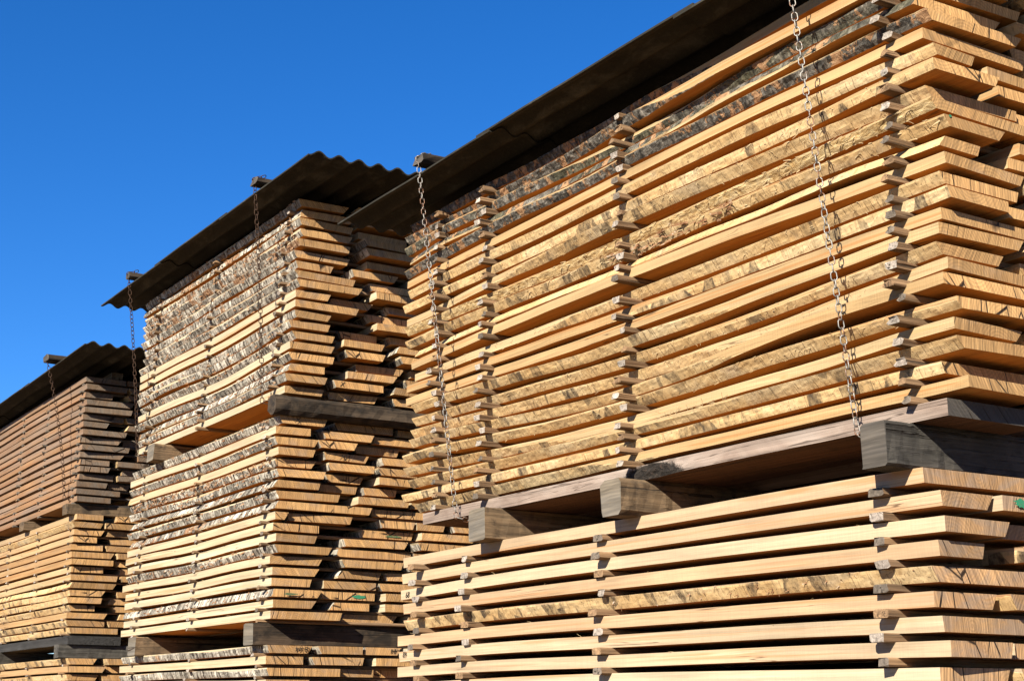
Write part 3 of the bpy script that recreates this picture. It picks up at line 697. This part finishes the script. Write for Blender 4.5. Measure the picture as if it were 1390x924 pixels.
chain((3.29, 12.92, 4.24), (3.500, 12.83, 3.05), 0.0310, 0.0053, 'rust', 'rusty chain hanging in front of the farthest weathered bundle', sagx=0.03, seed=5)

# ------------------------------------------------------------------ handwriting and paint marks on boards
def text_mesh(txt, size, ink):
    cu = bpy.data.curves.new('handwriting', 'FONT'); cu.body = txt; cu.size = size; cu.shear = 0.2; cu.extrude = 0.0002
    cu.resolution_u = 3
    o = bpy.data.objects.new('tmp', cu); col.objects.link(o)
    bpy.context.view_layer.update()
    me = bpy.data.meshes.new_from_object(o.evaluated_get(bpy.context.evaluated_depsgraph_get()))
    bpy.data.objects.remove(o); me.materials.clear(); me.materials.append(ink)
    return me
def mark_edge(B, row, txt, yfar, size=0.045, up=True, rot=0.0):
    """writing on the long edge (faces -x) near the far end"""
    o, ya, yb, wd, f = B.boards[(row, 0)]
    yl = (yb - ya) - yfar
    xs = [v.co.x for v in o.data.vertices if abs(v.co.y - yl) < 0.12 and v.co.x < 0.08]
    me = text_mesh(txt, size, M['ink'])
    m = link('handwritten_mark', me, o, (min(xs) - 0.0012, yl, f(ya + yl) + 0.008))
    m.matrix_local = Matrix.Translation((min(xs) - 0.0012, yl, f(ya + yl) + (0.008 if up else 0.043))) @ Matrix(((0, 0, -1, 0), (-1, 0, 0, 0), (0, 1, 0, 0), (0, 0, 0, 1))) @ Matrix.Rotation(rot, 4, 'Z')
def end_y(o):
    return min(v.co.y for v in o.data.vertices)
def mark_end(B, row, colm, txt, x, size=0.045, flip=False):
    o, ya, yb, wd, f = B.boards[(row, colm)]
    me = text_mesh(txt, size, M['ink'])
    m = link('handwritten_mark', me, o)
    m.matrix_local = Matrix.Translation((x, end_y(o) - 0.002, f(ya) + (0.04 if flip else 0.008))) @ Matrix(((1, 0, 0, 0), (0, 0, -1, 0), (0, 1, 0, 0), (0, 0, 0, 1))) @ Matrix.Rotation(math.pi if flip else 0, 4, 'Z')
def paint_end(B, row, colm, x, wd_, ht, mat, seed, z0=0.008):
    if (row, colm) not in B.boards: return
    o, ya, yb, wd, f = B.boards[(row, colm)]
    r = random.Random(seed); n = 26
    vs_ = [(x + wd_ / 2 * math.cos(a) * r.uniform(0.55, 1.15), 0, z0 + ht / 2 + ht / 2 * math.sin(a) * r.uniform(0.55, 1.0)) for a in [2 * math.pi * i / n for i in range(n)]]
    me = mesh('paint_mark', vs_, [tuple(range(n))], [M[mat]])
    link('paint_mark', me, o, (0, end_y(o) - 0.0022, f(ya)))
mark_edge(NL, 2, '68', 0.055, 0.042, up=True)
mark_edge(NL, 6, '68', 0.10, 0.040, up=False, rot=math.pi * 0.97)
mark_edge(NU, 20, '12', 0.13, 0.034)
mark_end(S2L, 0, 0, 'B-44', 0.27, 0.045, flip=True)
mark_end(S2L, 0, 2, 'B-44', 0.26, 0.045, flip=True)
mark_end(S2M, 0, 0, 'X', 0.10, 0.05)
mark_end(S2M, 3, 1, 'XI', 0.11, 0.045)
mark_end(S2U, 17, 1, 'X', 0.05, 0.045)
paint_end(NL, 1, 1, 0.085, 0.10, 0.036, 'green', 1)
paint_end(NU, 10, 0, 0.03, 0.016, 0.010, 'green', 2, 0.03)
paint_end(S2M, 10, 1, 0.22, 0.13, 0.016, 'green2', 3)
paint_end(S2M, 16, 1, 0.26, 0.11, 0.026, 'green', 4)
paint_end(S2M, 16, 0, 0.12, 0.10, 0.018, 'green2', 5)

# ------------------------------------------------------------------ loose fibres and peeling strips on the wane
s = N('bast_fibre'); a1 = s.noise(s.coord((30, 30, 30)), 1.0, 3, 0.6)
M['fibre'] = s.done(s.ramp(a1, [(0.3, (0.55, 0.34, 0.14)), (0.7, (0.90, 0.72, 0.45))]), None, 0.9)
s = N('bark_curl'); a1 = s.noise(s.coord((30, 30, 30)), 1.0, 3, 0.6)
M['curl'] = s.done(s.ramp(a1, [(0.35, (0.24, 0.10, 0.04)), (0.55, (0.50, 0.28, 0.15)), (0.7, (0.80, 0.72, 0.62))]), None, 0.9)
def fibres(B, row, n, ya_, yb_, mat, seed, ln=(0.02, 0.08), wd=(0.0015, 0.004), out=0.018, name='bast_fibre', top=False):
    """short torn strips along the exposed edge, a share of the board's length"""
    o, ya, yb, w_, f = B.boards[(row, 0)]
    L = yb - ya; r = random.Random(seed)
    co = [v.co.copy() for v in o.data.vertices if v.co.x < 0.10]
    ys = np.array([c_.y for c_ in co]); 
    vs_, fs = [], []
    for i in range(n):
        y = L * r.uniform(ya_, yb_)
        idx = np.argsort(np.abs(ys - y))[:6]
        c_ = co[int(r.choice(list(idx)))]
        p = Vector((c_.x - 0.001, y, c_.z)) if not top else Vector((c_.x + 0.004, y, max(co[int(k)].z for k in idx) - 0.002))
        d = Vector((-r.uniform(0.0, 0.35), r.choice((-1, 1)) * r.uniform(0.5, 1), r.uniform(-0.3, 0.25))).normalized()
        if top: d = Vector((-r.uniform(0.0, 0.4), r.choice((-1, 1)) * r.uniform(0.5, 1), r.uniform(0.1, 0.9))).normalized()
        l = r.uniform(*ln); wv = r.uniform(*wd); up = Vector((-0.2, 0.0, 1.0)) if abs(d.z) < 0.7 else Vector((0, 1, 0.2))
        up = (up - d * up.dot(d)).normalized(); nrm = d.cross(up)
        b0 = len(vs_)
        for k in range(4):
            t = k / 3; bend = Vector((-1, 0, 0)) * out * t * t * r.uniform(0.0, 1.0) + Vector((0, 0, -0.006 * t * t))
            q = p + d * l * t + bend; ww = wv * (1 - 0.6 * t)
            vs_ += [q - up * ww, q + up * ww, q + nrm * 0.0009]
        for k in range(3):
            a, b = b0 + 3 * k, b0 + 3 * k + 3
            fs += [(a, a + 1, b + 1, b), (a + 1, a + 2, b + 2, b + 1), (a + 2, a, b, b + 2)]
    me = mesh(name, vs_, fs, [M[mat]])
    m = link(name, me, o); m['kind'] = 'stuff'
fibres(NU, 9, 150, 0.0, 0.75, 'fibre', 1, (0.008, 0.035), (0.0008, 0.0026), 0.008)
fibres(NU, 10, 90, 0.0, 0.7, 'fibre', 2, (0.008, 0.035), (0.0008, 0.0026), 0.008)
fibres(NU, 10, 60, 0.28, 0.5, 'curl', 3, (0.02, 0.06), (0.002, 0.006), 0.02)
fibres(NU, 22, 45, 0.30, 0.42, 'fibre', 4, (0.02, 0.05), (0.0007, 0.0018), 0.02, top=True)
for i, rw in enumerate((7, 8, 13, 17, 18, 20)):
    fibres(NU, rw, 90, 0.05, 0.95, 'fibre', 5 + i, (0.005, 0.022), (0.0006, 0.0018), 0.006)
for i, rw in enumerate((0, 1, 2, 3, 4, 5, 6, 7, 8, 11, 12, 13, 15, 16, 17)):
    fibres(S2U, rw, 110 if rw < 5 else 60, 0.02, 0.98, 'curl', 20 + i, (0.008, 0.022), (0.003, 0.008), 0.012, name='bark_curl')
for i, rw in enumerate((0, 2, 4, 5, 6, 7, 8, 12, 16)):
    fibres(S2M, rw, 240 if rw == 4 else 60, 0.02, 0.98, 'curl', 50 + i, (0.008, 0.022), (0.003, 0.008), 0.012, name='bark_curl')
fibres(NL, 4, 60, 0.0, 1.0, 'curl', 80, (0.006, 0.02), (0.001, 0.004), 0.006)
for i, rw in enumerate((1, 2, 3, 5, 6, 7)):
    fibres(NL, rw, 4, 0.02, 0.98, 'fibre', 90 + i, (0.012, 0.03), (0.0006, 0.0014), 0.01, name='splinter', top=True)
for i, rw in enumerate((9, 10, 11, 13, 14, 15, 17, 18)):
    fibres(S2M, rw, 4, 0.02, 0.98, 'fibre', 100 + i, (0.015, 0.035), (0.0008, 0.0016), 0.01, name='splinter', top=True)
